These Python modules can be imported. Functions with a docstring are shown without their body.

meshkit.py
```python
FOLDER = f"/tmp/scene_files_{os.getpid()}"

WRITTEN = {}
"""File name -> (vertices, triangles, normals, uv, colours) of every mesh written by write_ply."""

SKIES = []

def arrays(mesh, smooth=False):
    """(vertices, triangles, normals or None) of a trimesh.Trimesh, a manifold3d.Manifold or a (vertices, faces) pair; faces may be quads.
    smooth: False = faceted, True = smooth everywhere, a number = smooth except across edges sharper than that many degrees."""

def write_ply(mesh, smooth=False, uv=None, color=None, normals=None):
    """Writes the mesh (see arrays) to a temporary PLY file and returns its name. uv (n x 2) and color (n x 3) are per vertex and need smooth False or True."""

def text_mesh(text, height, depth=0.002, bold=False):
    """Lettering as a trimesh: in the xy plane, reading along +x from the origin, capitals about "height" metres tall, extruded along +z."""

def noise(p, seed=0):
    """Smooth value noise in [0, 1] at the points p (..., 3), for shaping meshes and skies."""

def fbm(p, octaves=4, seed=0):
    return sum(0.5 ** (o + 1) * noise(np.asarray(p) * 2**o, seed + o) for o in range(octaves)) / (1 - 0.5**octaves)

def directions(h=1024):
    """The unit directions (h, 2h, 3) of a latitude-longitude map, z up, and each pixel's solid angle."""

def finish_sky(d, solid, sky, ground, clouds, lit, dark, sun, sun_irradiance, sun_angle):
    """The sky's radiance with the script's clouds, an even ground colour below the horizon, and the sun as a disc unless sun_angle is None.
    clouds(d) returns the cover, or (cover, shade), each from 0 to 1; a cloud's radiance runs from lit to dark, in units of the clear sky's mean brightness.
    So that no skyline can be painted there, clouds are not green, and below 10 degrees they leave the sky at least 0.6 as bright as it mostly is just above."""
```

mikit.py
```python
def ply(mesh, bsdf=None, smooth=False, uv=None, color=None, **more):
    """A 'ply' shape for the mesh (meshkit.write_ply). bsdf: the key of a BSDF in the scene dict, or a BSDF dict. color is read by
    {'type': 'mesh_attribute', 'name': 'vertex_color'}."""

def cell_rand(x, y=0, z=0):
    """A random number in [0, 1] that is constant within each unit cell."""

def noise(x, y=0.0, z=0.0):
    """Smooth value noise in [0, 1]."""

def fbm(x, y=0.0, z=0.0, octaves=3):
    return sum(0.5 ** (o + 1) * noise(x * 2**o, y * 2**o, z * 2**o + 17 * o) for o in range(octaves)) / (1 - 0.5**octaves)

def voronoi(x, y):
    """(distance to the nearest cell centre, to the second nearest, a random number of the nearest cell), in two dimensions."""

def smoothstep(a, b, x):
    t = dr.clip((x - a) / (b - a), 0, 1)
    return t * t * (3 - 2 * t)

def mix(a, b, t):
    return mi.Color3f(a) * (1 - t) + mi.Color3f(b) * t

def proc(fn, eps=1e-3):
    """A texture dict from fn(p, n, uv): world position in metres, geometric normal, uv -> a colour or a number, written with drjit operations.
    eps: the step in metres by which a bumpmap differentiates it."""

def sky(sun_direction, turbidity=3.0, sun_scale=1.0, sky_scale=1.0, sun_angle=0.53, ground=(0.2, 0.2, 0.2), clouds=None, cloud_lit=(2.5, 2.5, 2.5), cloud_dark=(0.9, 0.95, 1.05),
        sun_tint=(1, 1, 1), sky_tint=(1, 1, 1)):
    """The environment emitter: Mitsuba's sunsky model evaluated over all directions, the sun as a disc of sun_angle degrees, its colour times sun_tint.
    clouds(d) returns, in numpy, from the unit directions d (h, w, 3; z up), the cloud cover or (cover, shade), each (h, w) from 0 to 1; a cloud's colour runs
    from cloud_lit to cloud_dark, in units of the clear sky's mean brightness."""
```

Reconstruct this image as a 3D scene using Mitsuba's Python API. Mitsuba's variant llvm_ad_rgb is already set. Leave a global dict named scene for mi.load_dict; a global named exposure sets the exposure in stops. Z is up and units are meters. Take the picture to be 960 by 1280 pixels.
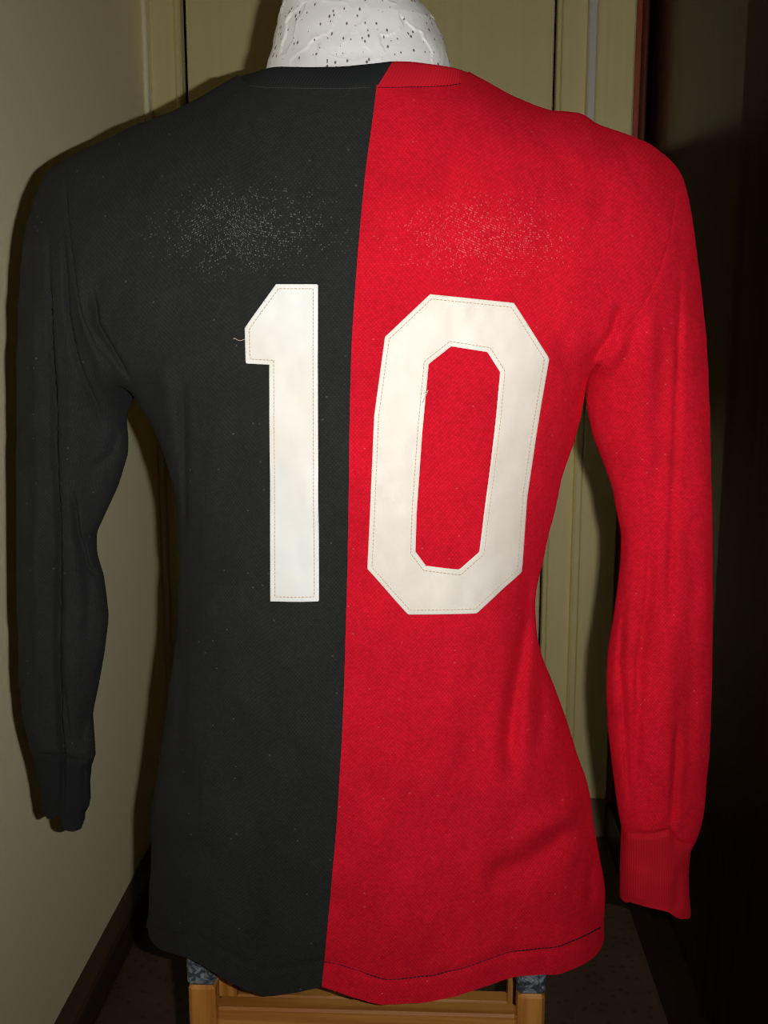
import math, numpy as np, trimesh, mitsuba as mi, drjit as dr, mikit, meshkit
import shapely
from shapely.geometry import LineString, Polygon, MultiLineString
from scipy.spatial import Delaunay
from scipy.sparse import coo_matrix
from scipy.sparse.linalg import spsolve
from scipy.ndimage import map_coordinates, gaussian_filter
from mikit import proc, noise, fbm, smoothstep, mix, cell_rand, voronoi
T = mi.ScalarTransform4f
scene, labels = {}, {}

# ------------------------------------------------------------------ camera, flash, exposure
FPX, H = 1333.0, 0.906                       # focal length in pixels of a 960 x 1280 frame; lens height
PITCH = math.radians(10); YAW = math.atan(58 / FPX * math.cos(PITCH))
FW = np.array([-math.sin(YAW) * math.cos(PITCH), math.cos(YAW) * math.cos(PITCH), -math.sin(PITCH)])
RT = np.cross(FW, [0, 0, 1]); RT /= np.linalg.norm(RT)
UP = np.cross(RT, FW)
EYE = np.array([0, 0, H])
scene['camera'] = {'type': 'perspective', 'fov': 2 * math.degrees(math.atan(480 / FPX)), 'fov_axis': 'x', 'near_clip': 0.02, 'far_clip': 50.0,
                   'to_world': T().look_at(origin=EYE.tolist(), target=(EYE + FW).tolist(), up=[0, 0, 1])}
FLASH = 2.38                                  # the camera's flash beside the lens: five points along its tube, with the beam's fall-off
for k_ in range(5):
    fl = EYE + RT * (0.034 + 0.0022 * (k_ - 2)) + UP * 0.002
    az_ = math.radians(13.5 * (k_ - 2)); aim = FW * math.cos(az_) + RT * math.sin(az_) + 0.10 * UP
    scene[f'flash_{k_}'] = {'type': 'spot', 'to_world': T().look_at(origin=fl.tolist(), target=(fl + aim).tolist(), up=[0, 0, 1]), 'cutoff_angle': 58.0, 'beam_width': 4.0,
                            'intensity': {'type': 'rgb', 'value': [FLASH / 5, FLASH / 5 * 0.985, FLASH / 5 * 0.96]}}
exposure = 0.1

# ------------------------------------------------------------------ materials
def two(d): return {'type': 'twosided', 'bsdf': d}
def princ(col, rough=0.6, spec=0.5, **k):
    c = col if isinstance(col, dict) else {'type': 'rgb', 'value': list(col)}
    return {'type': 'principled', 'base_color': c, 'roughness': rough, 'specular': spec, **k}
def bump(inner, fn, scale=1.0, eps=5e-4):
    return {'type': 'bumpmap', 'arbitrary': proc(fn, eps), 'scale': scale, 'bsdf': inner}

def knit(uv):                                  # staggered pique dots, pitch in metres
    a, b = uv.x / 0.0027, uv.y / 0.00155
    row = dr.floor(b)
    a = a + 0.5 * (row - 2 * dr.floor(row / 2))
    fa, fb = a - dr.floor(a) - 0.5, b - row - 0.5
    return smoothstep(0.55, 0.12, dr.sqrt(dr.square(fa * 1.1) + dr.square(fb * 0.8))), dr.floor(a), row
def cloth_color(base, glint, lo, hi, gx_, gz_):
    # over the shoulder blades the stretched knit lets the white dummy glimmer through in rows of pinholes
    def fn(p, n, uv):
        k, ca, cb = knit(uv)
        m = lo + (hi - lo) * k
        m = m * (0.88 + 0.24 * fbm(uv.x * 38, uv.y * 38, 0.0)) * (0.92 + 0.16 * cell_rand(ca, cb, 5)) * (0.95 + 0.1 * noise(uv.x * 900, uv.y * 300))
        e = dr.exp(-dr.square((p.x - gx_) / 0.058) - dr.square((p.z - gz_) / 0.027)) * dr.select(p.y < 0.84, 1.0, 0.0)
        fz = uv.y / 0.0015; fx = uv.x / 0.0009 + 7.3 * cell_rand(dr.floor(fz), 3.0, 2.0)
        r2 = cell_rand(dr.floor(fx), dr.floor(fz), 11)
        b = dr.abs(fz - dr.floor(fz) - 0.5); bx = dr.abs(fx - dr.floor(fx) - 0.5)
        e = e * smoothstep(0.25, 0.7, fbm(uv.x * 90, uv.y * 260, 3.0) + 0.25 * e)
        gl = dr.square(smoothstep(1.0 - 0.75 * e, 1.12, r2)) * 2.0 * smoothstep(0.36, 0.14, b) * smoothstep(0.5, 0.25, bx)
        lint = dr.select(cell_rand(ca, cb, 9) > 0.9975, 0.35, 0.0) * k
        return mi.Color3f(base) * m + mi.Color3f(glint) * dr.minimum(gl + lint, 1.0)
    return fn
def cloth_height(p, n, uv):
    k, ca, cb = knit(uv)
    return 0.00013 * k
def rib_height(p, n, uv):
    return 0.00018 * dr.sin(uv.x / 0.0022 * 2 * math.pi)
BLK, RED = (0.0215, 0.0226, 0.0223), (0.645, 0.0075, 0.0235)
scene['mat_black'] = two(bump(princ(proc(cloth_color(BLK, (0.11, 0.115, 0.115), 0.8, 1.15, -0.128, 0.970)), 0.97, 0.12), cloth_height))
scene['mat_red'] = two(bump(princ(proc(cloth_color(RED, (0.16, 0.10, 0.10), 0.86, 1.08, 0.036, 0.964)), 0.97, 0.12), cloth_height))
def rib_color(base):
    def fn(p, n, uv):
        return mi.Color3f(base) * (0.93 + 0.07 * dr.sin(uv.x / 0.0022 * 2 * math.pi)) * (0.92 + 0.16 * fbm(uv.x * 60, uv.y * 60, 1.0))
    return fn
scene['mat_black_rib'] = two(bump(princ(proc(rib_color((0.0150, 0.0165, 0.017))), 0.85, 0.15), rib_height))
scene['mat_red_rib'] = two(bump(princ(proc(rib_color((0.58, 0.0095, 0.022))), 0.85, 0.12), rib_height))
scene['mat_grey_thread'] = two(princ((0.05, 0.05, 0.048), 0.8, 0.2))
scene['mat_black_thread'] = two(princ((0.012, 0.012, 0.013), 0.8, 0.2))
scene['mat_dark_thread'] = two(princ((0.05, 0.006, 0.01), 0.8, 0.2))
def vinyl(base):
    def fn(p, n, uv):
        return mi.Color3f(base) * (0.965 + 0.07 * fbm(p.x * 45, p.z * 45, 3.0)) * mix((1, 1, 1), (1, 0.94, 0.86), 0.5 * smoothstep(0.55, 0.8, fbm(p.x * 18, p.z * 14, 7.0)))
    return fn
def vinyl_h(p, n, uv): return 0.0003 * fbm(p.x * 500, p.z * 500, p.y * 500)
scene['mat_vinyl_white'] = two(princ(proc(vinyl((0.85, 0.845, 0.80))), 0.5, 0.4))
scene['mat_vinyl_cream'] = two(princ(proc(vinyl((0.80, 0.745, 0.66))), 0.5, 0.4))
scene['mat_stitch'] = two(princ((0.60, 0.47, 0.35), 0.8, 0.2))
def paper(p, n, uv):
    big = fbm(p.x * 22, p.z * 22, p.y * 22)
    c = mix((0.87, 0.865, 0.835), (0.66, 0.62, 0.55), smoothstep(0.5, 0.8, big) * 0.8)
    s = 190.0
    ang = dr.atan2(p.y - 0.84, p.x + 0.06) * 0.085
    d1, d2, r = voronoi(ang * s, p.z * s)
    spot = smoothstep(0.26, 0.13, d1 / (0.25 + 1.0 * cell_rand(r * 9999.0, 3.0, 1.0))) * dr.select(r > 0.66, 1.0, 0.0)
    return mix(c, (0.085, 0.045, 0.03), spot * 0.9)
scene['mat_papier'] = two(princ(proc(paper), 0.6, 0.35))
def plaster(p, n, uv):
    return mix((0.91, 0.82, 0.53), (0.87, 0.78, 0.49), fbm(p.y * 6, p.z * 6, p.x * 6))
def plaster_h(p, n, uv): return 0.0016 * fbm(p.y * 90, p.z * 90, p.x * 90) + 0.0006 * noise(p.y * 320, p.z * 320, p.x * 320)
scene['mat_wall'] = two(bump(princ(proc(plaster), 1.0, 0.3), plaster_h))
def cream(p, n, uv):
    return mix((0.80, 0.70, 0.35), (0.74, 0.64, 0.31), fbm(p.x * 5, p.z * 1.2, p.y * 5)) * (0.97 + 0.06 * noise(p.x * 160, p.z * 6, p.y))
scene['mat_cream'] = two(princ(proc(cream), 0.8, 0.3))
scene['mat_cream_lit'] = two(princ((0.92, 0.86, 0.62), 0.6, 0.4))  # closet cream made paler: the corner strip's highlight is painted into its colour
scene['mat_gap'] = two(princ((0.012, 0.010, 0.008), 0.8, 0.2))
scene['mat_steel'] = two(princ((0.68, 0.64, 0.56), 0.45, 0.4))
def dwood(p, n, uv):
    g = fbm(p.x * 60 + p.y * 60, p.z * 2.5, 3.0)
    return mix((0.026, 0.010, 0.005), (0.010, 0.004, 0.003), g)
scene['mat_dark_gloss'] = two(princ(proc(dwood), 0.2, 0.08))
scene['mat_dark_near'] = two(princ(proc(dwood), 0.36, 0.03))
scene['mat_dark_satin'] = two(princ(proc(dwood), 0.38, 0.5))
def redwood(p, n, uv):
    g = fbm(p.x * 200, p.z * 8, p.y * 200)
    return mix((0.40, 0.085, 0.028), (0.20, 0.045, 0.018), g)
scene['mat_edge_wood'] = two(princ(proc(redwood), 0.45, 0.4))
def darkred(p, n, uv):
    return redwood(p, n, uv) * 0.3
scene['mat_edge_dark'] = two(princ(proc(darkred), 0.5, 0.3))
def basewood(p, n, uv):
    return mix((0.085, 0.046, 0.025), (0.04, 0.022, 0.013), fbm(p.x * 60 + p.y * 5, p.z * 60, 2.0))
scene['mat_skirting'] = two(princ(proc(basewood), 0.6, 0.3))
def floorc(p, n, uv):
    c = mix((0.125, 0.080, 0.052), (0.080, 0.050, 0.034), fbm(p.x * 26, p.y * 26, 0.5))
    d1, d2, r = voronoi(p.x * 70, p.y * 70)
    s = smoothstep(0.3, 0.15, d1) * dr.select(r > 0.6, 1.0, 0.0)
    return mix(c, (0.04, 0.027, 0.018), s * 0.5)
scene['mat_plinth'] = two(princ((0.24, 0.165, 0.095), 0.6, 0.3))
scene['mat_floor'] = two(princ(proc(floorc), 0.55, 0.35))
scene['mat_ceiling'] = two(princ((0.6, 0.58, 0.5), 0.8, 0.2))
def pine(p, n, uv):
    w = p.x * 1.0 + p.y * 0.6
    g = fbm(w * 170 + 2.0 * fbm(p.x * 9, p.y * 9, p.z * 3), p.z * 5, 1.0)
    return mix((0.62, 0.27, 0.055), (0.40, 0.145, 0.025), smoothstep(0.25, 0.75, g))
scene['mat_pine'] = two(princ(proc(pine), 0.32, 0.5))
def pine_x(p, n, uv):
    g = fbm(p.x * 6, p.z * 150 + p.y * 90 + 1.5 * fbm(p.x * 8, p.y * 8, p.z * 8), 1.0)
    return mix((0.60, 0.27, 0.06), (0.40, 0.15, 0.028), smoothstep(0.25, 0.75, g))
scene['mat_pine_rail'] = two(princ(proc(pine_x), 0.35, 0.5))
def felt(p, n, uv):
    a = fbm(p.x * 300 + 3 * noise(p.z * 200, p.x * 100), p.z * 300, p.y * 300)
    return mix((0.045, 0.055, 0.065), (0.22, 0.25, 0.28), smoothstep(0.42, 0.75, a))
def felt_h(p, n, uv): return 0.002 * fbm(p.x * 350, p.z * 350, p.y * 350)
scene['mat_felt'] = two(bump(princ(proc(felt), 0.55, 0.5), felt_h))

# ------------------------------------------------------------------ helpers
def ray(px, py): return FW + (np.asarray(px) - 480)[..., None] / FPX * RT + (640 - np.asarray(py))[..., None] / FPX * UP
def at(px, py, Y):
    """The world point that the direction of a pixel meets on the upright plane y = Y."""
    d = ray(np.asarray(px, float), np.asarray(py, float))
    return EYE + d * (np.asarray(Y) / d[..., 1])[..., None]
def to_px(P):
    d = np.asarray(P) - EYE
    z = d @ FW
    return np.stack([480 + FPX * (d @ RT) / z, 640 - FPX * (d @ UP) / z], -1)
def bevel_box(x0, x1, y0, y1, z0, z1, b=0.0015):
    b = min(b, (x1 - x0) / 3, (y1 - y0) / 3, (z1 - z0) / 3)
    pts = []
    for a in ((x0, b), (x1, -b)):
        for c in ((y0, b), (y1, -b)):
            for e in ((z0, b), (z1, -b)):
                pts += [(a[0], c[0] + c[1], e[0] + e[1]), (a[0] + a[1], c[0], e[0] + e[1]), (a[0] + a[1], c[0] + c[1], e[0])]
    return trimesh.convex.convex_hull(np.array(pts))
def put(key, mesh, mat, smooth=False, label=None, cat=None, group=None, kind=None, uv=None):
    scene[key] = mikit.ply(mesh, mat, smooth=smooth, uv=uv)
    d = {k: v for k, v in (('label', label), ('category', cat), ('group', group), ('kind', kind)) if v}
    if d: labels[key] = d
def box(key, x0, x1, y0, y1, z0, z1, mat, b=0.0015, **k):
    put(key, bevel_box(x0, x1, y0, y1, z0, z1, b), mat, **k)

# ------------------------------------------------------------------ the setting: end of a narrow passage
XL, XR, YB, YF, ZC = -0.46, 0.345, 1.8, -1.3, 2.35
def plane(key, v, mat, **k): put(key, (np.array(v, float), np.array([[0, 1, 2, 3]])), mat, uv=np.array([[0, 0], [1, 0], [1, 1], [0, 1.0]]), **k)
box('floor', XL - 0.1, 1.3, YF, YB + 0.3, -0.06, 0.0, 'mat_floor', kind='structure', label='dark brown speckled floor')
plane('wall_left', [(XL, YF, 0), (XL, YB + 0.3, 0), (XL, YB + 0.3, ZC), (XL, YF, ZC)], 'mat_wall', kind='structure', label='beige plastered wall on the left')
plane('ceiling', [(XL, YF, ZC), (XL, YB + 0.3, ZC), (1.3, YB + 0.3, ZC), (1.3, YF, ZC)], 'mat_ceiling', kind='structure', label='pale ceiling')
plane('wall_front', [(XL, YF, 0), (1.3, YF, 0), (1.3, YF, ZC), (XL, YF, ZC)], 'mat_dark_satin', kind='structure', label='dark wall behind the camera')
plane('wall_right', [(1.3, YF, 0), (1.3, YB + 0.3, 0), (1.3, YB + 0.3, ZC), (1.3, YF, ZC)], 'mat_dark_satin', kind='structure', label='dark wall on the right')
plane('wall_back', [(XL, YB + 0.12, 0), (1.3, YB + 0.12, 0), (1.3, YB + 0.12, ZC), (XL, YB + 0.12, ZC)], 'mat_gap', kind='structure', label='back wall behind the cream doors')
box('baseboard_left', XL, XL + 0.028, YF, YB - 0.002, 0, 0.055, 'mat_skirting', 0.004, kind='structure', label='dark wooden baseboard along the left wall')

# cream built-in closet that closes the passage
ZT, ZP = 2.34, 0.077
c = 'closet'
labels[c] = {'label': 'tall cream built-in closet with flat door across the end of the passage', 'category': 'closet'}
def cb(name, x0, x1, yo, z0=ZP, z1=ZT, mat='mat_cream', b=0.0015, **k):
    box(f'{c}__{name}', x0, x1, YB + yo, YB + yo + 0.03, z0, z1, mat, b, **k)
cb('corner_strip', XL + 0.0, XL + 0.0075, -0.024, mat='mat_cream_lit', b=0.002)
cb('frame_post', XL + 0.0075, XL + 0.047, -0.004)
cb('frame_bead', XL + 0.048, XL + 0.0585, -0.010, b=0.003)
cb('door', -0.3930, 0.1915, -0.006, b=0.002)
cb('door_bead', 0.1965, 0.2035, -0.012, b=0.002)
cb('frame_post_001', 0.2050, 0.2440, -0.002, b=0.0015)
cb('edge_profile', 0.2443, 0.2575, -0.020, z0=0.93, mat='mat_steel', b=0.002, label='grey metal edge strip')
cb('edge_bead', 0.2443, 0.2575, -0.016, z1=0.929, b=0.003)
cb('frame_board', 0.2575, 0.3180, -0.014, b=0.003)
cb('plinth', XL + 0.001, 0.3180, -0.006, 0.0, ZP - 0.002, 'mat_plinth', label='brown wooden plinth')
cb('backing', XL + 0.001, 0.3180, 0.045, 0.0, ZT, 'mat_gap', label='dark gap behind the door joints')

# dark lacquered cupboard on the right
w = 'dark_cupboard'
labels[w] = {'label': 'dark brown glossy wooden cupboard along the right side of the passage', 'category': 'cupboard'}
box(f'{w}__edge_post', 0.3180, 0.3290, YB - 0.006, YB + 0.06, 0.0, ZT, 'mat_edge_wood', 0.0015, label='reddish brown sawn edge post')
box(f'{w}__edge_bead', 0.3292, 0.3390, YB - 0.012, YB + 0.06, 0.0, ZT, 'mat_edge_dark', 0.003)
XD = 0.347
box(f'{w}__door', XD, XD + 0.022, 1.262, YB + 0.05, 0.075, ZT, 'mat_dark_gloss', 0.002)
box(f'{w}__door_001', XD - 0.004, XD + 0.022, 0.60, 1.259, 0.075, ZT, 'mat_dark_near', 0.004)
box(f'{w}__door_002', XD, XD + 0.022, 0.21, 0.597, 0.075, ZT, 'mat_dark_near', 0.002)
box(f'{w}__plinth', 0.3185, 0.45, 0.2, YB + 0.03, 0.0, 0.07, 'mat_dark_satin', 0.003)
box(f'{w}__carcass', XD + 0.05, 0.9, 0.2, YB + 0.06, 0.07, ZT, 'mat_dark_satin', 0.003)

# ------------------------------------------------------------------ the jersey: outlines on the upright plane y = Y0
Y0 = 0.84
S = Y0 / FPX                                   # metres per outline unit
SHL = [(300, 101), (280, 112), (250, 128), (222, 142), (192, 153), (168, 160), (150, 172), (110, 188), (80, 203)]
OUTL = [(80, 203), (62, 218), (48, 246), (38, 290), (33, 325), (28, 400), (25, 500), (23, 600), (23, 700), (24, 780), (25, 840), (30, 890), (37, 925), (42, 940)]
CUFL_O = [(42, 940), (46, 955), (50, 975), (53, 998), (55, 1012), (59, 1019)]
CUFL_I = [(119, 944), (114, 958), (112, 979), (113, 998), (111, 1008), (107, 1012)]
INL = [(168, 484), (159, 513), (155, 525), (159, 545), (159, 568), (146, 610), (132, 640), (119, 668), (120, 695), (129, 722), (133, 755), (135, 772), (130, 815), (122, 860), (115, 893), (117, 918), (119, 944)]
BODL = [(168, 484), (185, 510), (203, 545), (219, 590), (226, 620), (228, 660), (228, 740), (224, 790), (217, 840), (207, 915), (201, 960), (193, 1000), (192, 1085), (190, 1125), (186, 1148)]
SHR = [(588, 97), (612, 109), (640, 124), (665, 135), (683, 141.5), (694, 141), (722, 143), (733, 149), (742, 157.5), (775, 168), (810, 181), (835, 200), (846, 213)]
OUTR = [(846, 213), (853, 225), (859, 255), (864, 290), (868, 320), (873, 355), (878, 400), (881, 440), (885, 500), (887, 570), (889, 640), (890, 740), (889, 840), (886, 940), (882, 975), (880, 1010), (873, 1040), (866, 1052)]
CUFR_O = [(866, 1052), (862, 1060), (860, 1090), (861, 1118), (863, 1138)]
INR = [(736, 457), (734, 475), (733, 505), (741, 545), (753, 575), (766, 610), (771, 640), (777, 668), (776, 700), (773, 730), (767, 775), (760, 815), (758, 860), (760, 910), (765, 955), (772, 1010), (777, 1036)]
CUFR_I = [(777, 1036), (776, 1060), (775, 1090), (775, 1120)]
BODR = [(736, 457), (731, 475), (726, 515), (715, 555), (701, 592), (692, 640), (687, 655), (679, 692), (671, 725), (668, 750), (670, 790), (677, 820), (693, 858), (710, 905), (722, 945), (731, 968), (737, 990), (739, 1015), (747, 1060), (754, 1095), (755, 1112), (752, 1130), (753, 1152)]
def A(x): return np.array(x, float)
def rs(pts, t):
    pts = A(pts); s = np.r_[0, np.cumsum(np.linalg.norm(np.diff(pts, axis=0), axis=1))]; s /= s[-1]
    return np.stack([np.interp(t, s, pts[:, k]) for k in range(2)], 1)
def smooth_line(pts, n=240, sig=2.2):
    q = rs(pts, np.linspace(0, 1, n)); k = np.arange(-8, 9); g = np.exp(-k**2 / (2 * sig**2)); g /= g.sum()
    qq = np.vstack([2 * q[0] - q[8:0:-1], q, 2 * q[-1] - q[-2:-10:-1]])
    return np.stack([np.convolve(qq[:, i], g, 'valid') for i in range(2)], 1)
SHL, OUTL, INL, BODL, SHR, OUTR, INR, BODR = (smooth_line(x) for x in (SHL, OUTL, INL, BODL, SHR, OUTR, INR, BODR))
BOT = 1340.0
dom = np.vstack([[(352, -140)], [(350, 0), (336, 60)], SHL, OUTL[1:], CUFL_O[1:], [(60, BOT + 9), (107, BOT + 9)], A(CUFL_I)[::-1][:-1], INL[::-1], BODL[1:], [(184, BOT + 9), (756, BOT + 9)],
                 BODR[::-1], INR[1:], CUFR_I[1:], [(776, BOT + 9), (862, BOT + 9)], A(CUFR_O)[::-1][:-1], OUTR[::-1], SHR[::-1][1:], [(562, 60), (548, 0), (546, -140)]])
DOM = Polygon(dom)
G = 3.0                                        # grid step of the inflation
gx, gy = np.arange(0, 925, G), np.arange(-120, BOT, G)
PX, PY = np.meshgrid(gx, gy)
inside = shapely.contains_xy(DOM, PX.ravel(), PY.ravel()).reshape(PX.shape)
idx = -np.ones(PX.shape, int); idx[inside] = np.arange(inside.sum())
ii, jj = np.nonzero(inside); me = idx[ii, jj]
rows, cols, vals, diag = [], [], [], np.zeros(len(me))
for di, dj in ((1, 0), (-1, 0), (0, 1), (0, -1)):
    a, b = ii + di, jj + dj
    ok = (a >= 0) & (a < len(gy))                # open at the top and bottom edge of the grid
    diag[ok] += 1
    a, b = np.clip(a, 0, len(gy) - 1), np.clip(b, 0, len(gx) - 1)
    nb = ok & inside[a, b]
    rows.append(me[nb]); cols.append(idx[a[nb], b[nb]]); vals.append(-np.ones(nb.sum()))
Lm = coo_matrix((np.r_[np.concatenate(vals), diag], (np.r_[np.concatenate(rows), me], np.r_[np.concatenate(cols), me])), shape=(len(me),) * 2).tocsc()
uu = np.zeros(PX.shape); uu[ii, jj] = spsolve(Lm, np.full(len(me), 1.0 * G * G))
SIL = MultiLineString([LineString(x) for x in (np.vstack([[(352, -140)], [(350, 0), (336, 60)], SHL, OUTL[1:], CUFL_O[1:], [(60, BOT + 9)]]),
                       np.vstack([[(107, BOT + 9)], A(CUFL_I)[::-1][:-1], INL[::-1], BODL[1:], [(184, BOT + 9)]]), np.vstack([[(756, BOT + 9)], BODR[::-1], INR[1:], CUFR_I[1:], [(776, BOT + 9)]]),
                       np.vstack([[(862, BOT + 9)], A(CUFR_O)[::-1][:-1], OUTR[::-1], SHR[::-1][1:], [(562, 60), (548, 0), (546, -140)]]))])
shapely.prepare(SIL)
def sdist(q):
    q = np.asarray(q, float)
    return shapely.distance(SIL, shapely.points(q.reshape(-1, 2))).reshape(q.shape[:-1])
dg = np.where(inside, sdist(np.stack([PX, PY], -1)), 0)
good = inside & (dg > 2.0)
gg = np.where(good, uu / np.maximum(dg, 1), 0)
wgt = good.astype(float)
for _ in range(6):                              # carry the smooth ratio outward past the outline
    num, den = gaussian_filter(gg * (wgt > 0), 0.8), gaussian_filter((wgt > 0).astype(float), 0.8)
    new = (wgt == 0) & (den > 0.02)
    gg[new] = num[new] / den[new]; wgt[new] = 1
from scipy.ndimage import spline_filter
UU3 = spline_filter(uu, 3)
HM = 0.120
def depth(q):
    q = np.asarray(q, float)
    cc = [(q[..., 1].ravel() - gy[0]) / G, (q[..., 0].ravel() - gx[0]) / G]
    g = map_coordinates(gg, cc, order=1, mode='nearest').reshape(q.shape[:-1])
    d = sdist(q)
    ub = map_coordinates(UU3, cc, order=3, mode='nearest', prefilter=False).reshape(q.shape[:-1])
    w_ = np.clip((d - 7) / 9, 0, 1); w_ = w_ * w_ * (3 - 2 * w_)
    h = np.sqrt(np.maximum(g * d * (1 - w_) + ub * w_, 0)) * S
    return h / (1 + (h / HM) ** 4) ** 0.25

SEAM_L = [(80, 203), (82, 230), (86, 290), (93, 345), (104, 395), (124, 440), (146, 464), (168, 484)]
SEAM_R = [(846, 213), (845, 250), (838, 295), (824, 340), (802, 385), (776, 420), (754, 442), (736, 457)]
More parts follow.
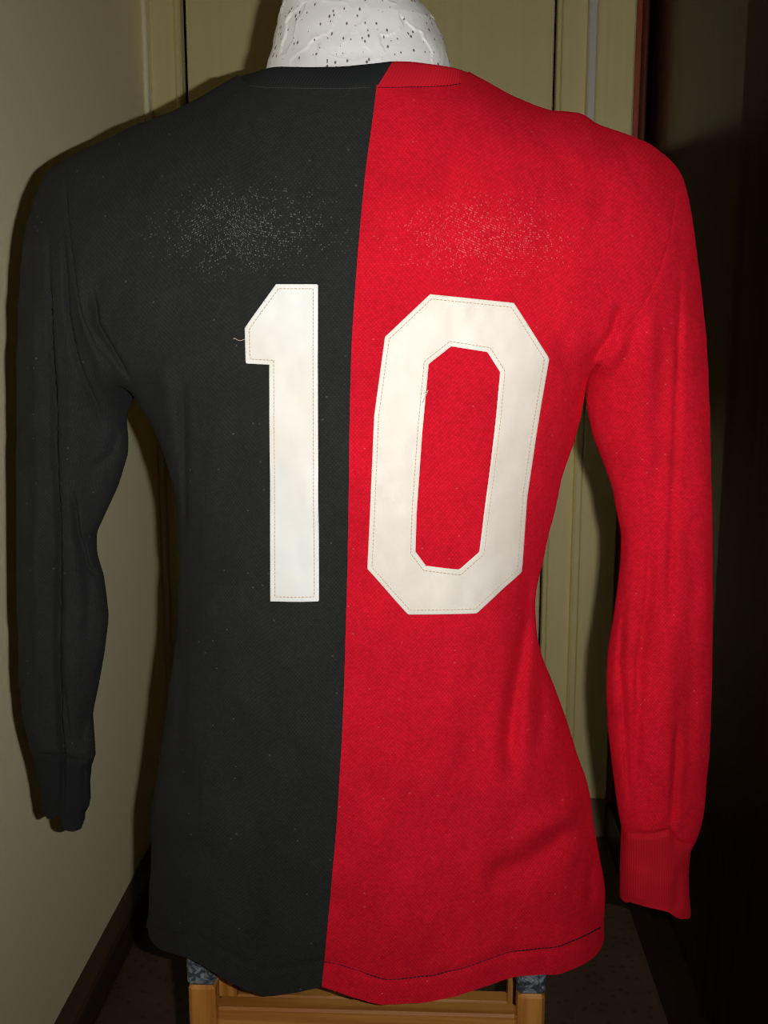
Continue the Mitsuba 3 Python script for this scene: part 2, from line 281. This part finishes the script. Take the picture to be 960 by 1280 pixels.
# folds of the cloth, in photograph coordinates: (points, metres towards the camera, half width in units)
FOLDS = [
    # black sleeve
    ([(60, 290), (62, 380), (66, 480), (68, 560), (74, 700), (70, 800), (74, 900), (78, 950), (77, 1040)], -0.010, 2.6), ([(44, 330), (46, 500), (46, 700), (50, 900)], 0.004, 9), ([(88, 420), (92, 600), (96, 760), (94, 930)], 0.004, 11),
    ([(115, 362), (120, 405), (140, 438), (164, 477)], -0.007, 3.5), ([(80, 300), (84, 390), (96, 450), (116, 500), (130, 545)], -0.006, 3), ([(100, 330), (106, 400), (126, 455), (148, 515)], 0.005, 8),
    ([(152, 532), (138, 568), (116, 585)], -0.005, 4), ([(92, 610), (97, 665), (108, 710), (131, 735)], -0.008, 3), ([(100, 690), (112, 730), (108, 800)], -0.004, 4), ([(112, 880), (102, 930)], -0.004, 4), ([(80, 720), (74, 800), (80, 880), (88, 940)], -0.004, 3),
    ([(42, 941), (60, 945), (78, 947), (100, 952), (119, 944)], -0.0032, 3), ([(104, 955), (106, 1010)], -0.004, 2.5),
    # black body
    ([(228, 470), (229, 560), (230, 680)], -0.006, 5), ([(205, 450), (212, 520), (222, 590)], 0.005, 12), ([(222, 770), (226, 860), (218, 960)], -0.004, 9), ([(150, 300), (200, 330), (250, 345)], -0.002, 22),
    # red body
    ([(664, 700), (660, 780), (646, 860), (638, 930), (642, 985)], -0.013, 10), ([(690, 820), (676, 880), (676, 950)], -0.004, 10), ([(668, 780), (690, 860), (700, 940)], 0.004, 12),
    ([(716, 1030), (690, 1060), (655, 1085), (600, 1098)], -0.007, 16), ([(720, 1000), (690, 1025), (640, 1040)], 0.005, 16), ([(745, 1065), (738, 1100), (742, 1130)], -0.005, 7),
    ([(735, 452), (715, 425), (690, 405)], 0.003, 14), ([(722, 480), (705, 440), (700, 400)], -0.0025, 12), ([(600, 860), (590, 950), (596, 1040)], -0.0025, 20), ([(560, 860), (548, 980), (555, 1100)], 0.003, 26),
    # red sleeve
    ([(737, 456), (752, 437), (768, 415), (775, 380)], -0.006, 6), ([(740, 462), (762, 458), (780, 425)], 0.004, 9), ([(742, 480), (768, 470), (788, 440), (800, 390)], -0.003, 8), ([(850, 330), (848, 450), (845, 560), (840, 690), (836, 800)], -0.0032, 4.5),
    ([(820, 360), (808, 460), (800, 560), (803, 640)], 0.003, 13), ([(830, 400), (826, 560), (818, 660)], -0.002, 9), ([(818, 640), (812, 740), (800, 830), (797, 930), (792, 1015)], -0.0042, 5), ([(780, 740), (775, 830), (782, 930), (787, 1015)], -0.0045, 3.5),
    ([(786, 700), (784, 800), (786, 900)], 0.003, 9), ([(832, 740), (830, 880), (836, 1000)], 0.004, 15), ([(848, 900), (843, 980), (840, 1038)], -0.0048, 4.5), ([(806, 950), (803, 1030)], -0.002, 6), ([(866, 660), (867, 850), (862, 1000)], -0.002, 10),
    ([(777, 1037), (800, 1044), (838, 1039), (845, 1052), (868, 1054)], -0.0034, 3), ([(850, 1080), (846, 1140)], -0.002, 8), ([(800, 1080), (798, 1130)], 0.002, 12),
]
SEAMS = [([(190, 154), (240, 137), (300, 106)], -0.001, 2.5), ([(735, 153), (690, 143), (600, 107)], -0.001, 2.5), (SEAM_L[:-1], -0.0022, 2.0), (SEAM_R[:-1], -0.0004, 2.0)]
HEMLINE = [(186, 1156), (210, 1165), (249, 1171), (279, 1190), (323, 1211), (355, 1211), (400, 1203), (425, 1207), (480, 1227), (545, 1220), (600, 1203), (635, 1192), (695, 1185), (752, 1157)]
FLD = None
def fold_disp(q, scale=1.0):
    q = np.asarray(q, float); p = shapely.points(q.reshape(-1, 2)); out = np.zeros(len(p))
    for ln, amp, wd in FLD:
        d = shapely.distance(ln, p)
        k = d < 4 * wd
        if k.any():
            s = shapely.line_locate_point(ln, p[k], normalized=True)
            out[k] += amp * np.exp(-(d[k] / wd) ** 2) * np.clip(np.minimum(s, 1 - s) / 0.18, 0.05, 1)
    return out.reshape(q.shape[:-1])
def plane_xz(q):
    P = at(q[..., 0], q[..., 1], Y0)
    return P
def lean(q):                                   # the middle of the cloth body: sleeves hang a little towards the camera
    return np.zeros(np.shape(q)[:-1])
def front(q, fold=True):
    """The point of the cloth that faces the camera, for outline coordinates q."""
    q = np.asarray(q, float); P = plane_xz(q).copy(); h = depth(q)
    if fold:
        n = (meshkit.fbm(np.stack([q[..., 0] / 46, q[..., 1] / 75, q[..., 0] * 0], -1), 3, 4) - 0.5) * 0.006
        h = h + (fold_disp(q) + n) * np.clip(h / 0.018, 0, 1)
    P[..., 1] = Y0 + lean(q) - h
    return P
def back(q):
    q = np.asarray(q, float); P = plane_xz(q).copy()
    P[..., 1] = Y0 + lean(q) + depth(q) * 0.97
    return P
def front_q(px):
    """Outline coordinates of the cloth point that the photograph shows at px."""
    px = A(px); Y = np.full(px.shape[:-1], Y0)
    for _ in range(14):
        q = to_px(np.stack([*(lambda P: (P[..., 0], np.full_like(Y, Y0), P[..., 2]))(at(px[..., 0], px[..., 1], Y))], -1))
        Y = 0.5 * Y + 0.5 * (Y0 + lean(q) - depth(q))
    return q
FLD = [(LineString(front_q(A(l))), a, w_) for l, a, w_ in FOLDS + SEAMS + [(HEMLINE, -0.0012, 3)]]
for l_ in FLD: shapely.prepare(l_[0])

def coons(Tp, Bt, Lf, Rg, u, v):
    u, v = u[None, :, None], v[:, None, None]
    return ((1 - v) * Tp[None] + v * Bt[None] + (1 - u) * Lf[:, None] + u * Rg[:, None]
            - ((1 - u) * (1 - v) * Tp[0] + u * (1 - v) * Tp[-1] + (1 - u) * v * Bt[0] + u * v * Bt[-1]))
def grid_faces(n, m):
    a = np.arange(n * m).reshape(n, m)
    q = np.stack([a[:-1, :-1], a[1:, :-1], a[1:, 1:], a[:-1, 1:]], -1).reshape(-1, 4)
    return np.vstack([q[:, [0, 1, 2]], q[:, [0, 2, 3]]])
def sheet_uv(P, right_zero):
    du = np.linalg.norm(np.diff(P, axis=1), axis=2); s = np.concatenate([np.zeros((len(P), 1)), np.cumsum(du, 1)], 1)
    if right_zero: s = s - s[:, -1:]
    dv = np.linalg.norm(np.diff(P, axis=0), axis=2); t = np.vstack([np.zeros((1, P.shape[1])), np.cumsum(dv, 0)])
    t = t - t[-1:] if True else t
    tm = np.median(t, axis=1, keepdims=True)
    return np.stack([s, 0.0 * t + tm], -1).reshape(-1, 2)
def shell(key, qf, qb, mat, right_zero, **k):
    """Camera side and far side of one cloth panel as one mesh."""
    F, B = front(qf), back(qb)
    n, m = F.shape[:2]
    f = grid_faces(n, m)
    v = np.vstack([F.reshape(-1, 3), B.reshape(-1, 3)])
    uv = np.vstack([sheet_uv(F, right_zero), sheet_uv(B, right_zero)])
    ff = np.vstack([f, f[:, ::-1] + n * m])
    ar = np.linalg.norm(np.cross(v[ff[:, 1]] - v[ff[:, 0]], v[ff[:, 2]] - v[ff[:, 0]]), axis=1)
    put(key, (v, ff[ar > 1e-13]), mat, smooth=True, uv=uv, **k)
    return F, B
def polyrow(pts, n, power=None):
    t = np.linspace(0, 1, n)
    return rs(pts, t if power is None else power(t))

def seam_q(pts):
    q = rs(smooth_line(pts, 120, 3), np.linspace(0, 1, 80) ** 1.25)
    f = front_q(q); f[0], f[-1] = q[0], q[-1]
    wq = np.clip(np.minimum(np.arange(80), 79 - np.arange(80)) / 12, 0, 1)[:, None]
    return q * (1 - wq) + f * wq
ARM_L, ARM_R = seam_q(SEAM_L), seam_q(SEAM_R)
CENTRE = [(471, 106), (466, 150), (458, 205), (452, 260), (447, 320), (442, 380), (439, 440), (437, 520), (436, 620), (434, 720), (431, 830), (427, 930), (421, 1030), (413, 1120), (406, 1195), (402, 1234)]
NECK = [(300, 101), (312, 104), (335, 106), (380, 107), (430, 107), (471, 106), (520, 105), (560, 103), (580, 100), (588, 97)]
HEM_L = [(186, 1148), (184, 1161), (186, 1173), (192, 1181), (201, 1188), (235, 1198), (275, 1222), (310, 1240), (335, 1246), (370, 1241), (402, 1234)]
HEM_R = [(402, 1234), (425, 1241), (450, 1250), (480, 1256), (530, 1253), (570, 1245), (605, 1233), (645, 1222), (700, 1217), (730, 1204), (746, 1193), (754, 1180), (755, 1167), (753, 1152)]
def fq(pts, ends=(), n=160, sig=2):
    q = smooth_line(pts, n, sig); f = front_q(q)
    tt = np.arange(n)
    for e in ends:                               # ends that lie on the outline itself
        k = 0 if e == 0 else n - 1
        wq = np.clip(np.abs(tt - k) / 8, 0, 1)[:, None]; f = q * (1 - wq) + f * wq
    return f
cen = fq(CENTRE); neck = fq(NECK, (0, 1)); heml = fq(HEM_L, (0,)); hemr = fq(HEM_R, (1,))
heml[-1] = cen[-1]; hemr[0] = cen[-1]
kc = np.argmin(np.linalg.norm(neck - cen[0], axis=1)); neck[kc] = cen[0]
neck_l, neck_r = neck[:kc + 1], neck[kc:]
# the far (chest) side has a lower neckline and a straight hem
def vneck(q): 
    x0, x1 = SHL[0][0], SHR[0][0]; t = np.clip((q[:, 0] - x0) / (x1 - x0), 0, 1)
    return q + np.stack([0 * t, 62 * np.sin(np.pi * t) ** 0.8], 1)
NU, NB = 110, 190
for side, (ARM, BOD, SH, nk, hem, mat, lab) in enumerate([(ARM_L, BODL, SHL, neck_l, heml, 'mat_black', 'black knitted left half of the jersey body'), (ARM_R, BODR, SHR, neck_r, hemr, 'mat_red', 'red knitted right half of the jersey body')]):
    bod = rs(BOD, np.linspace(0, 1, NB + 1))
    edge = np.vstack([ARM, bod[1:]])
    sl = np.r_[0, np.cumsum(np.linalg.norm(np.diff(edge, axis=0), axis=1))]; v = sl / sl[-1]
    u = np.linspace(0, 1, NU) ** 1.7
    if side == 0:
        top = rs(np.vstack([SH[::-1], nk[1:]]), u); bot = rs(hem, u); mid = rs(cen, v)
        qf = coons(top, bot, edge, mid, u, v)
        topb = rs(np.vstack([SH[::-1], vneck(nk)[1:]]), u); cb_ = rs(np.vstack([topb[-1:], cen[40:]]), v); hb = rs(np.vstack([hem[:1], [(300, 1158), cen[-1] + [0, -58]]]), u)
        cb_ = rs(np.vstack([topb[-1:], cen[60:-8] * [1, 1], hb[-1:]]), v)
        qb = coons(topb, hb, edge, cb_, u, v)
    else:
        u = 1 - u[::-1]
        top = rs(np.vstack([nk, SH[1:]]), u); bot = rs(hem, u); mid = rs(cen, v)
        qf = coons(top, bot, mid, edge, u, v)
        topb = rs(np.vstack([vneck(nk), SH[1:]]), u); hb = rs(np.vstack([cen[-1:] + [0, -58], [(640, 1172)], hem[-1:]]), u)
        cb_ = rs(np.vstack([topb[:1], cen[60:-8], hb[:1]]), v)
        qb = coons(topb, hb, cb_, edge, u, v)
    shell(f'jersey__body_panel' + ('' if side == 0 else '_001'), qf, qb, mat, side == 0, label=lab)
# sleeves
NS, NK = 64, 150
clus = (1 - np.cos(np.linspace(0, 1, NS) * np.pi)) / 2
for side, (ARM, IN, OUT, mat, cut) in enumerate([(ARM_L, INL, OUTL, 'mat_black', [(42, 940), (60, 945), (78, 947), (100, 952), (119, 944)]), (ARM_R, INR, OUTR, 'mat_red', [(777, 1036), (800, 1043), (838, 1039), (845, 1052), (855, 1056), (866, 1052)])]):
    inn = np.vstack([ARM, rs(IN, np.linspace(0, 1, NK + 1))[1:]])
    sl = np.r_[0, np.cumsum(np.linalg.norm(np.diff(inn, axis=0), axis=1))]; v = sl / sl[-1]
    out = rs(OUT, v)
    bot = rs(fq(cut, (0, 1), 60, 1.2), clus)
    tp = np.repeat(inn[:1], NS, 0)
    q = coons(tp, bot, out, inn, clus, v) if side == 0 else coons(tp, bot, inn, out, clus, v)
    labels.setdefault('jersey', {})
    shell('jersey__sleeve' + ('' if side == 0 else '_001'), q, q, mat, side == 1, label=('empty long black sleeve' if side == 0 else 'long red sleeve'))
# cuffs
cutL, cutR = fq([(42, 940), (60, 945), (78, 947), (100, 952), (119, 944)], (0, 1), 60, 1.2), fq([(777, 1036), (800, 1043), (838, 1039), (845, 1052), (855, 1056), (866, 1052)], (0, 1), 60, 1.2)
endL = fq([(59, 1019), (66, 1021), (75, 1019), (77, 1033), (82, 1038), (91, 1040), (102, 1036), (104, 1022), (107, 1012)], (0, 1), 60, 0.8)
endR = fq([(775, 1120), (787, 1127), (810, 1134), (835, 1139), (844, 1146), (852, 1149), (859, 1147), (863, 1138)], (0, 1), 60, 1.2)
for side, (o, i, a, b, mat) in enumerate([(CUFL_O, CUFL_I, cutL, endL, 'mat_black_rib'), (CUFR_I, CUFR_O, cutR, endR, 'mat_red_rib')]):
    v = np.linspace(0, 1, 50)
    q = coons(rs(a, clus), rs(b, clus), rs(o, v), rs(i, v), clus, v)
    qb = coons(rs(a, clus), rs([o[-1], i[-1]], clus), rs(o, v), rs(i, v), clus, v)
    F, B = front(q), back(qb)
    shell('jersey__sleeve' + ('' if side == 0 else '_001') + '__cuff', q, qb, mat, False, label=('black ribbed cuff with a deep fold' if side == 0 else 'red ribbed cuff'))

# collar: a ribbed band round the neck, black half and red half
nf, nb_ = front(neck, False), back(vneck(neck))
NC = 120
ringF = np.stack([np.interp(np.linspace(0, 1, NC), np.linspace(0, 1, len(nf)), nf[:, k]) for k in range(3)], 1)
ringB = np.stack([np.interp(np.linspace(0, 1, NC), np.linspace(0, 1, len(nb_)), nb_[:, k]) for k in range(3)], 1)
topF = [(317, 93), (328, 87), (345, 83), (390, 84), (430, 83), (470, 79), (490, 76.5), (515, 77), (545, 81), (565, 84), (575, 87), (584, 92)]
tq = smooth_line(topF, NC, 2)
tt = np.linspace(0, 1, NC)
kk = NC * 0 + int(round((NC - 1) * kc / (len(neck) - 1)))
shift = 0.0035 + 0.0 * tt
topy = ringF[:, 1] + 0.006 * np.sin(np.pi * tt)
topW = at(tq[:, 0], tq[:, 1], topy)
topB = ringB + np.stack([-(ringB[:, 0] - ringB[:, 0].mean()) * 0.09, -0.010 * np.sin(np.pi * tt), 0.020 + 0 * tt], 1)
wq = np.clip(np.minimum(tt, 1 - tt) / 0.08, 0, 1)[:, None]
topB = topB * wq + topW * (1 - wq)
def band(lo, hi, key, mat, lab):
    lo = lo - [0, 0, 0.0022]
    cen_ = np.array([ringF[:, 0].mean(), Y0, 0])
    out = (lo + hi) / 2 - cen_; out[:, 2] = 0; out /= np.linalg.norm(out, axis=1, keepdims=True) + 1e-9
    prof = [(0.0, 0.0010), (0.15, 0.0026), (0.5, 0.0030), (0.85, 0.0024), (0.97, 0.0013), (1.0, 0.0), (0.97, -0.0012), (0.5, -0.0022), (0.03, -0.0012)]
    P = np.stack([lo * (1 - t) + hi * t + out * o for t, o in prof], 0)
    P = np.vstack([P, P[:1]])
    n, m_ = P.shape[:2]
    s = np.r_[0, np.cumsum(np.linalg.norm(np.diff((lo + hi) / 2, axis=0), axis=1))]
    uv = np.stack([np.tile(s, (n, 1)), np.tile(np.linspace(0, 0.03, n)[:, None], (1, m_))], -1).reshape(-1, 2)
    put(key, (P.reshape(-1, 3), grid_faces(n, m_)), mat, smooth=True, uv=uv, label=lab)
# the colour change on the collar is where the band crosses the centre seam; it leans to the right at the top
kl = int(np.argmin(np.abs(tq[:, 0] - 490)))
def split(a, k0, first): 
    p = a[:k0 + 1] if first else a[k0:]
    t = np.linspace(0, 1, 90); s = np.linspace(0, 1, len(p))
    return np.stack([np.interp(t, s, p[:, j]) for j in range(3)], 1)
mB = NC // 2
def loop(fr, bk, kF, first):
    a, b = split(fr, kF, first), split(bk, mB, first)
    return np.vstack([b[::-1], a[1:]]) if first else np.vstack([a, b[::-1][1:]])
band(loop(ringF, ringB, kk, True), loop(topW, topB, kl, True), 'jersey__collar', 'mat_black_rib', 'black ribbed half of the round collar')
band(loop(ringF, ringB, kk, False), loop(topW, topB, kl, False), 'jersey__collar_001', 'mat_red_rib', 'red ribbed half of the round collar')
def seam_line(key, pts, mat):
    ln = LineString(smooth_line(pts, 80, 2)); n = int(ln.length / 4)
    P0 = lift(A([ln.interpolate(i * 4).coords[0] for i in range(n)]), 0.0002); P1 = lift(A([ln.interpolate(i * 4 + 3.2).coords[0] for i in range(n)]), 0.0002)
    put(key, trimesh.util.concatenate([trimesh.creation.cylinder(0.00028, segment=(a_, b_), sections=5) for a_, b_ in zip(P0, P1)]), mat, kind='stuff', label='line of seam stitching under the collar band')
labels['jersey'] = {'label': 'half black, half red long-sleeved jersey with a white number 10, worn by the dummy', 'category': 'jersey'}

# number patches and their stitching
def dens(poly, step): 
    ln = LineString(list(poly) + [poly[0]]); return np.array([ln.interpolate(s).coords[0] for s in np.arange(0, ln.length, step)])
def lift(px, off):
    q = front_q(px); P = front(q, True); P[:, 1] -= off
    return P
def patch(key, outer, holes, mat, thick, **k):
    poly = Polygon(outer, holes)
    rings = [dens(r, 3.0) for r in [outer] + holes]
    x0, y0, x1, y1 = poly.bounds
    g = np.stack(np.meshgrid(np.arange(x0, x1, 4.5), np.arange(y0, y1, 4.5)), -1).reshape(-1, 2)
    g = g[shapely.contains_xy(poly.buffer(-2.2), g[:, 0], g[:, 1])]
    inr = [np.array(dens(list(r.coords)[:-1], 3.0)) for r in [poly.buffer(-0.8, join_style=2).exterior, *poly.buffer(-0.8, join_style=2).interiors]]
    pts = np.vstack(rings + inr + [g]); nr = sum(map(len, rings))
    tri = Delaunay(pts).simplices
    c_ = pts[tri].mean(1); tri = tri[shapely.contains_xy(poly.buffer(0.05), c_[:, 0], c_[:, 1])]
    cr = np.cross(*(np.c_[pts[tri[:, j]] - pts[tri[:, 0]], np.zeros(len(tri))] for j in (1, 2)))[:, 2]
    tri[cr > 0] = tri[cr > 0][:, ::-1]
    top = lift(pts, thick); top[:nr, 1] += thick * 0.35
    low = lift(pts[:nr], -0.0012)
    v, f, a = [top, low], [tri], 0
    for r in rings:
        i = np.arange(len(r)); j = (i + 1) % len(r)
        f += [np.stack([a + i, a + j, len(top) + a + j], 1), np.stack([a + i, len(top) + a + j, len(top) + a + i], 1)]
        a += len(r)
    put(key, (np.vstack(v), np.vstack(f)), mat, smooth=50, **k)
    # stitches: short dashes of thread inside the edge
    ms = []
    inn = poly.buffer(-6, join_style=2)
    for r in [inn.exterior, *inn.interiors]:
        n = int(r.length / 4.6)
        A0 = np.array([r.interpolate(i / n, normalized=True).coords[0] for i in range(n)]); A1 = np.array([r.interpolate((i + 0.72) / n, normalized=True).coords[0] for i in range(n)])
        P0, P1 = lift(A0, thick + 0.0002), lift(A1, thick + 0.0002)
        for a_, b_ in zip(P0, P1):
            ms.append(trimesh.creation.cylinder(0.00032, segment=(a_, b_), sections=5))
    put(key + '__stitching', trimesh.util.concatenate(ms), 'mat_stitch', kind='stuff', label='fine brown stitching along the patch edge')
ONE = [(345, 355), (397.5, 355), (398, 560), (399, 751.5), (338, 751.5), (337.5, 600), (336.5, 456), (307, 454.5), (305.5, 410)]
ZERO = [(537.5, 367.5), (642.5, 378.5), (686.5, 448), (671, 540), (659, 625), (652.5, 715), (596, 766), (510, 768), (459, 711), (462.5, 640), (467.5, 520), (481, 421)]
ZIN = [(564, 433), (609, 440), (625, 465), (620, 520), (613, 580), (605, 640), (599, 690), (574, 712), (532.5, 707), (519.5, 689), (521, 640), (528, 540), (536, 455)]
patch('jersey__number_patch', ONE, [], 'mat_vinyl_white', 0.0011, label='white sewn-on number 1')
patch('jersey__number_patch_001', ZERO, [ZIN], 'mat_vinyl_cream', 0.0011, label='cream white sewn-on number 0')
def tube(P, r, n=6):
    P = A(P); ms = [trimesh.creation.cylinder(r, segment=(a_, b_), sections=n) for a_, b_ in zip(P[:-1], P[1:])]
    return trimesh.util.concatenate(ms)
put('jersey__number_patch__loose_thread', tube(lift(smooth_line([(306, 424), (301, 426), (297, 425), (293, 422), (292, 424)], 14, 1), 0.0022), 0.00022), 'mat_stitch')
put('jersey__number_patch_001__loose_thread', tube(lift(smooth_line([(529, 492), (533, 490), (536, 486), (531, 497), (528, 503)], 14, 1), 0.0022), 0.00022), 'mat_stitch')
seam_line('jersey__collar__seam_stitching', [(312, 107), (335, 110), (380, 111), (430, 111), (467, 110)], 'mat_grey_thread')
seam_line('jersey__collar_001__seam_stitching', [(473, 110), (520, 109), (560, 107), (580, 104)], 'mat_dark_thread')
# dashed hem stitching
def hem_stitch(key, pts, mat, step, r):
    ln = LineString(smooth_line(pts, 120, 2)); n = int(ln.length / step)
    P0 = lift(A([ln.interpolate(i * step).coords[0] for i in range(n)]), -0.0002); P1 = lift(A([ln.interpolate((i + 0.8) * step).coords[0] for i in range(n)]), -0.0002)
    put(key, trimesh.util.concatenate([trimesh.creation.cylinder(r, segment=(a_, b_), sections=5) for a_, b_ in zip(P0, P1)]), mat, kind='stuff', label='dark stitching along the hem')
hem_stitch('jersey__body_panel__hem_stitching', HEMLINE[:7], 'mat_black_thread', 5, 0.0005)
hem_stitch('jersey__body_panel_001__hem_stitching', HEMLINE[6:], 'mat_dark_thread', 5, 0.0008)

# ------------------------------------------------------------------ the dummy inside the jersey
rows_ = []
ncx = at(449.0, 40.0, Y0)
prof = [(-95, 404, 470), (-90, 385, 488), (-70, 368, 503), (-40, 361, 510), (0, 357, 517), (15, 353, 532), (35, 349, 547), (60, 342, 556), (82, 335, 562), (105, 330, 566), (125, 320, 572), (150, 296, 590), (185, 250, 640), (230, 205, 695), (300, 185, 720), (380, 190, 712), (470, 215, 690), (560, 252, 664), (660, 268, 642), (760, 265, 640), (900, 255, 660), (1010, 250, 680), (1090, 256, 690), (1128, 262, 690), (1130, 300, 640)]
NR_, NA_ = 150, 360
ys = np.r_[np.linspace(-95, 130, NR_), np.linspace(133, 1130, 90)]
pa = A(prof)
TH = np.linspace(0, 2 * np.pi, NA_ + 1)[:-1]
V = []
for y_ in ys:
    l_, r_ = np.interp(y_, pa[:, 0], pa[:, 1]), np.interp(y_, pa[:, 0], pa[:, 2])
    Lp, Rp = at(l_, y_, Y0), at(r_, y_, Y0)
    cx, hw = (Lp[0] + Rp[0]) / 2, (Rp[0] - Lp[0]) / 2
    qc = A([[(l_ + r_) / 2, max(y_, 130)]]); hd = depth(qc)[0] * 0.86
    t = np.clip((y_ - 90) / 80, 0, 1); t = t * t * (3 - 2 * t)
    hd = hw * 0.82 * (1 - t) + min(hd, 0.098) * t
    e = 2 / 2.15
    V.append(np.stack([cx + hw * np.sign(np.cos(TH)) * np.abs(np.cos(TH)) ** e, Y0 + hd * np.sign(np.sin(TH)) * np.abs(np.sin(TH)) ** e, np.full(NA_, Lp[2])], 1))
V = A(V)
cr_ = V.mean(1, keepdims=True)
d_ = meshkit.fbm(V * 30, 3, 8) - 0.5
# torn paper sheets pasted over one another: each with its own level, and a curled edge
from scipy.spatial import cKDTree
rg = np.random.default_rng(12)
cs_ = V[:NR_].reshape(-1, 3)[rg.integers(0, NR_ * NA_, 90)]; lev = rg.uniform(0, 1, 90)
wob = np.stack([meshkit.fbm(V * 55 + 9 * k_, 3, 40 + k_) - 0.5 for k_ in range(3)], -1) * 0.024
dd, ix = cKDTree(cs_ * [1, 1, 0.8]).query((V + wob) * [1, 1, 0.8], k=2)
gap_ = dd[..., 1] - dd[..., 0]; up_ = lev[ix[..., 0]] > lev[ix[..., 1]]
curl = np.where(up_, np.exp(-(gap_ / 0.0022) ** 2), 0) * (lev[ix[..., 0]] - lev[ix[..., 1]])
wr = np.abs(meshkit.fbm(V * [24, 24, 17] + 3, 2, 21) - 0.5)
disp_ = 0.004 * d_ + 0.0009 * lev[ix[..., 0]] + 0.0007 * curl + 0.0004 * np.exp(-(wr / 0.008) ** 2)
neckmask = np.clip((V[..., 2:] - V[NR_ - 14, 0, 2]) / 0.02, 0, 1)
dirn = V - cr_; dirn[..., 2] = 0; dirn /= np.linalg.norm(dirn, axis=2, keepdims=True)
V = V + dirn * disp_[..., None] * neckmask
n_, m_ = V.shape[:2]
a_ = np.arange(n_ * m_).reshape(n_, m_); b_ = np.roll(a_, -1, 1)
f_ = np.vstack([np.stack([a_[:-1], a_[1:], b_[1:]], -1).reshape(-1, 3), np.stack([a_[:-1], b_[1:], b_[:-1]], -1).reshape(-1, 3)])
vv = np.vstack([V.reshape(-1, 3), V[0].mean(0) + [0, 0, 0.002], V[-1].mean(0)])
f_ = np.vstack([f_, np.stack([a_[0], b_[0], np.full(m_, n_ * m_)], 1), np.stack([b_[-1], a_[-1], np.full(m_, n_ * m_ + 1)], 1)])
put('mannequin', (vv, f_), 'mat_papier', smooth=True, label='white brown-speckled papier-mache tailor dummy whose neck rises out of the jersey collar', cat='mannequin')
ZSEAT = float(V[-1, 0, 2])

# ------------------------------------------------------------------ the wooden stool that carries the dummy
labels['wooden_stool'] = {'label': 'varnished pine stool with grey felt bands on its legs, under the jersey hem', 'category': 'stool'}
st = 'wooden_stool'
YP = 0.815
pl, pr = at(256.0, 1260.0, YP), at(662.5, 1260.0, YP)
zb = at(256.0, 1233.0, YP - 0.011)[2]; zbr = at(662.0, 1244.0, YP - 0.011)[2]
hw = 0.0113
ZT_ = ZSEAT - 0.0225
num = lambda i: '' if i == 0 else f'_{i:03d}'
for i, (p, zz) in enumerate(((pl, zb), (pr, zbr))):
    sg = -1 if i == 0 else 1
    def post(x, y, z0, z1, hw, spread):
        m = bevel_box(x - hw, x + hw, y - hw, y + hw, z0, z1, 0.003)
        m.vertices[:, 0] += spread * (z1 - m.vertices[:, 2]) * 0.0
        return m
    put(f'{st}__leg{num(i)}', post(p[0], YP, 0, zz, hw, 0), 'mat_pine')
    put(f'{st}__leg{num(i)}__felt_band', post(p[0], YP, zz, ZT_, hw + 0.0006, 0), 'mat_felt', label='grey mottled felt band')
    put(f'{st}__leg{num(i + 2)}', post(p[0] - sg * 0.001, 0.905, 0, ZT_, hw * 0.95, 0), 'mat_pine')
zf = at(450.0, 1264.5, YP - 0.006)[2]; zr = at(450.0, 1248.0, 0.905 - 0.010)[2]
zr2 = at(450.0, 1264.5, 0.905 - 0.010)[2]
box(f'{st}__rail', pl[0] + hw, pr[0] - hw, YP - 0.006, YP + 0.012, zf - 0.05, zf, 'mat_pine_rail', 0.002)
box(f'{st}__rail_001', pl[0] + hw, pr[0] - hw, 0.905 - 0.010, 0.905 + 0.008, zr - 0.05, zr, 'mat_pine_rail', 0.002)
for i, x in enumerate((pl[0], pr[0])):
    box(f'{st}__side_rail{num(i)}', x - 0.007, x + 0.007, YP + hw, 0.905 - hw, zf - 0.13, zf - 0.09, 'mat_pine_rail', 0.002)
box(f'{st}__seat', pl[0] - hw, pr[0] + hw, YP - hw, 0.905 + hw, ZSEAT - 0.022, ZSEAT - 0.0005, 'mat_pine_rail', 0.003)
